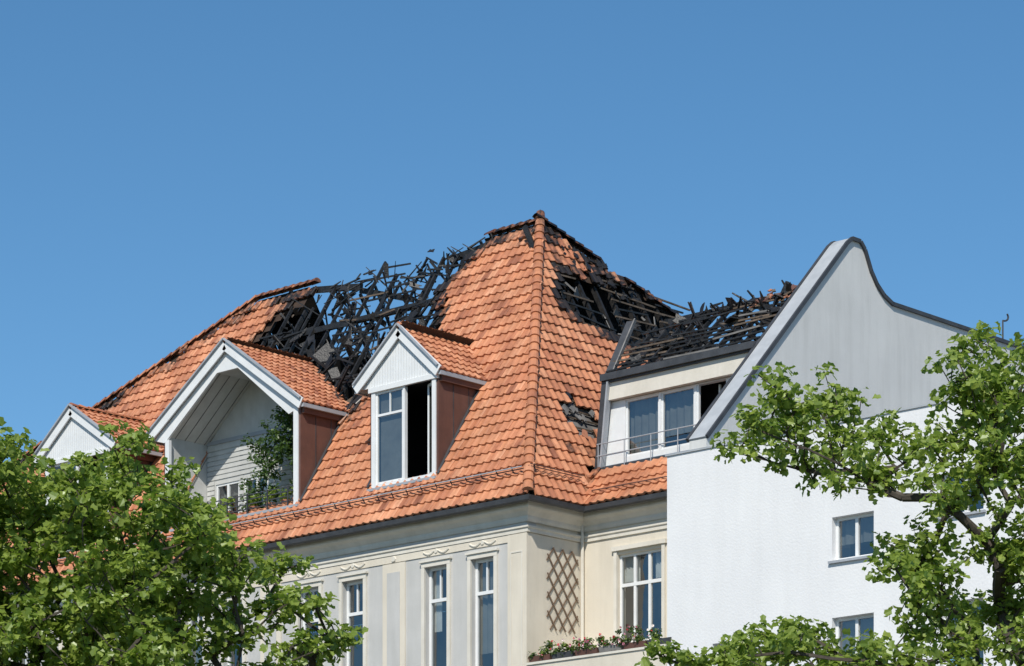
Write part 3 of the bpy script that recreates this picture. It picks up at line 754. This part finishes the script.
sm=[(-.85,9.1),(-.35,9.25),(.2,9.3),(0,8.9),(-.65,8.6),(.3,8.65),(.75,8.5),(.9,8.15),(-.3,8.2),(.4,7.95),(-.8,7.95),(-1.2,8.8),(-1.2,8.1),(-.5,7.5),(.1,7.4),(.7,7.4),(-1.1,7.5),(-.1,6.9),(.5,6.9),(-.6,6.9),(.65,7.9),(-.5,8.9),(.0,7.8)]
sm=[(a,rr.uniform(-.8,.8),z) for a,z in sm]
tree('maple_tree',spot(-3.5,42),6.0,sm,44,leafn=22,lsize=.103,sub=8,crad=.32,lean=(-.1,0),tr=.10)
sm=[(-.25,7.95),(.1,7.8),(-.1,7.5),(.35,7.6),(-.4,7.4),(.3,7.1),(0,6.9)]
sm=[(a,rr.uniform(-.4,.4),z) for a,z in sm]
tree('young_maple_tree',spot(2.35,42),6.2,sm,55,leafn=20,lsize=.10,sub=6,crad=.26,tr=.06)

# balcony flower boxes
rng=np.random.default_rng(3)
def boxplants(name,x0,x1,y,z,h=.3):
    mb=MB(); x=x0
    while x<x1-.6:
        mb.extr([(x,y-.1,z+.16),(x+.85,y-.1,z+.16),(x+.82,y-.08,z),(x+.03,y-.08,z)],(0,.2,0),R.choice(['terra','felt','brown','dark'])); x+=.9
    C=[];rad=[]
    for i in range(int((x1-x0)*14)):
        C.append((R.uniform(x0,x1),y+R.uniform(-.12,.1),z+.18+R.uniform(-.05,h)*R.random())); rad.append(R.uniform(.08,.17))
    leaves(mb,C,rad,26,.06,'ivy' ,rng)
    leaves(mb,C[::3],rad[::3],26,.06,'leaf' ,rng)
    for i in range(170):
        c=R.choice(C); p=V(c)+rdir(R)*.15; q=.035; d=rdir(R)
        a=d.orthogonal()*q; b=d.cross(a)
        mb.face([p+a,p+b,p-a,p-b],R.choice(['fred','fwhite','fyel'])); mb.face([p+d*q,p+b,p-d*q,p-b],R.choice(['fred','fwhite']))
    return mb.build(name,loc=(0,0,ZO))
boxplants('balcony_flower_box',.1,5.2,.04,12.63,.42)
mb=MB(); C=[];rad=[]
pts=[(-10.5,19.6),(-10.6,20.2),(-10.7,20.8),(-11.0,21.3),(-11.5,21.0),(-11.9,20.6),(-12.3,20.2),(-12.6,19.7),(-12.8,19.2),(-11.3,20.8),(-10.9,21.6),(-11.8,21.2),(-12.4,20.7),(-10.4,21.2),(-12.9,18.95),(-12.0,21.5),(-11.3,21.9),(-12.7,21.0),(-12.2,19.6)]
for a,z in pts:
    for k in range(6): C.append((a+R.gauss(0,.2),R.uniform(.7,1.5),z+R.gauss(0,.2))); rad.append(.28)
for a,b in zip(pts[:-1],pts[1:]):
    if math.hypot(a[0]-b[0],a[1]-b[1])<.9: mb.tube((a[0],1.2,a[1]),(b[0],1.2,b[1]),.02,.02,'bark',5)
mb.tube((-12.8,1.2,18.65),(-12.8,1.2,19.2),.03,.02,'bark')
leaves(mb,C,rad,30,.10,'ivy',rng)
mb.build('climbing_plant',loc=(0,0,ZO))
def pot(name,x,y,z,k=1):
    mb=MB(); mb.tube((x,y,z),(x,y,z+.28),.12,.17,'terra',12)
    leaves(mb,[(x,y,z+.42*k),(x+.1,y,z+.5*k),(x-.1,y,z+.36*k)],[.2,.15,.15],34,.09,'leaf',rng)
    return mb.build(name,loc=(0,0,ZO))
pot('potted_plant',-10.9,.6,18.66); pot('potted_plant',-11.6,.6,18.66,1.3); pot('potted_plant',-10.4,.62,18.66,1.5); pot('potted_plant',-12.4,.6,18.66,1.1); pot('potted_plant',-13.6,.6,18.66,1.3)

# ================================================================ GROUND
mb=MB(); mb.face([(-1500,-1500,-.02),(1500,-1500,-.02),(1500,1500,-.02),(-1500,1500,-.02)],'earth'); mb.build('ground')
mb=MB(); mb.box(-120,120,-6,0,-.01,.12,'paving'); mb.build('pavement')
mb=MB(); mb.face([(-120,-20,-.012),(120,-20,-.012),(120,-6,-.012),(-120,-6,-.012)],'asphalt'); mb.build('road')

# ================================================================ LIGHT + CAMERA
w=bpy.data.worlds.new('World'); scene.world=w; w.use_nodes=True
nt=w.node_tree; bg=nt.nodes['Background']
sky=nt.nodes.new('ShaderNodeTexSky'); sky.sky_type='NISHITA'; sky.sun_disc=False
S=V((.38,-.66,.76)).normalized()
el=math.asin(S.z); az=math.atan2(S.x,S.y)
sky.sun_elevation=el; sky.sun_rotation=az; sky.altitude=900; sky.air_density=1.0; sky.dust_density=0.25; sky.ozone_density=4.2
hs=nt.nodes.new('ShaderNodeHueSaturation'); hs.inputs['Saturation'].default_value=1.16; hs.inputs['Hue'].default_value=.492
nt.links.new(sky.outputs[0],hs.inputs['Color']); nt.links.new(hs.outputs[0],bg.inputs[0]); bg.inputs[1].default_value=.12
sl=bpy.data.lights.new('sun','SUN'); sl.energy=4.5; sl.angle=math.radians(.5); sl.color=(1,.945,.85)
so=bpy.data.objects.new('sun',sl); so.rotation_euler=S.to_track_quat('Z','Y').to_euler(); so.location=(0,0,60); scene.collection.objects.link(so)
cd=bpy.data.cameras.new('camera'); cd.sensor_width=36; cd.lens=2941/1024*36; cd.clip_end=5000; cd.shift_y=767/1024
co=bpy.data.objects.new('camera',cd); co.location=(57.66,-62.43,ZO); co.rotation_euler=(math.radians(90),0,math.atan2(.682,.731)); scene.collection.objects.link(co)
scene.camera=co
scene.view_settings.view_transform='Standard'; scene.view_settings.look='None'; scene.view_settings.exposure=0
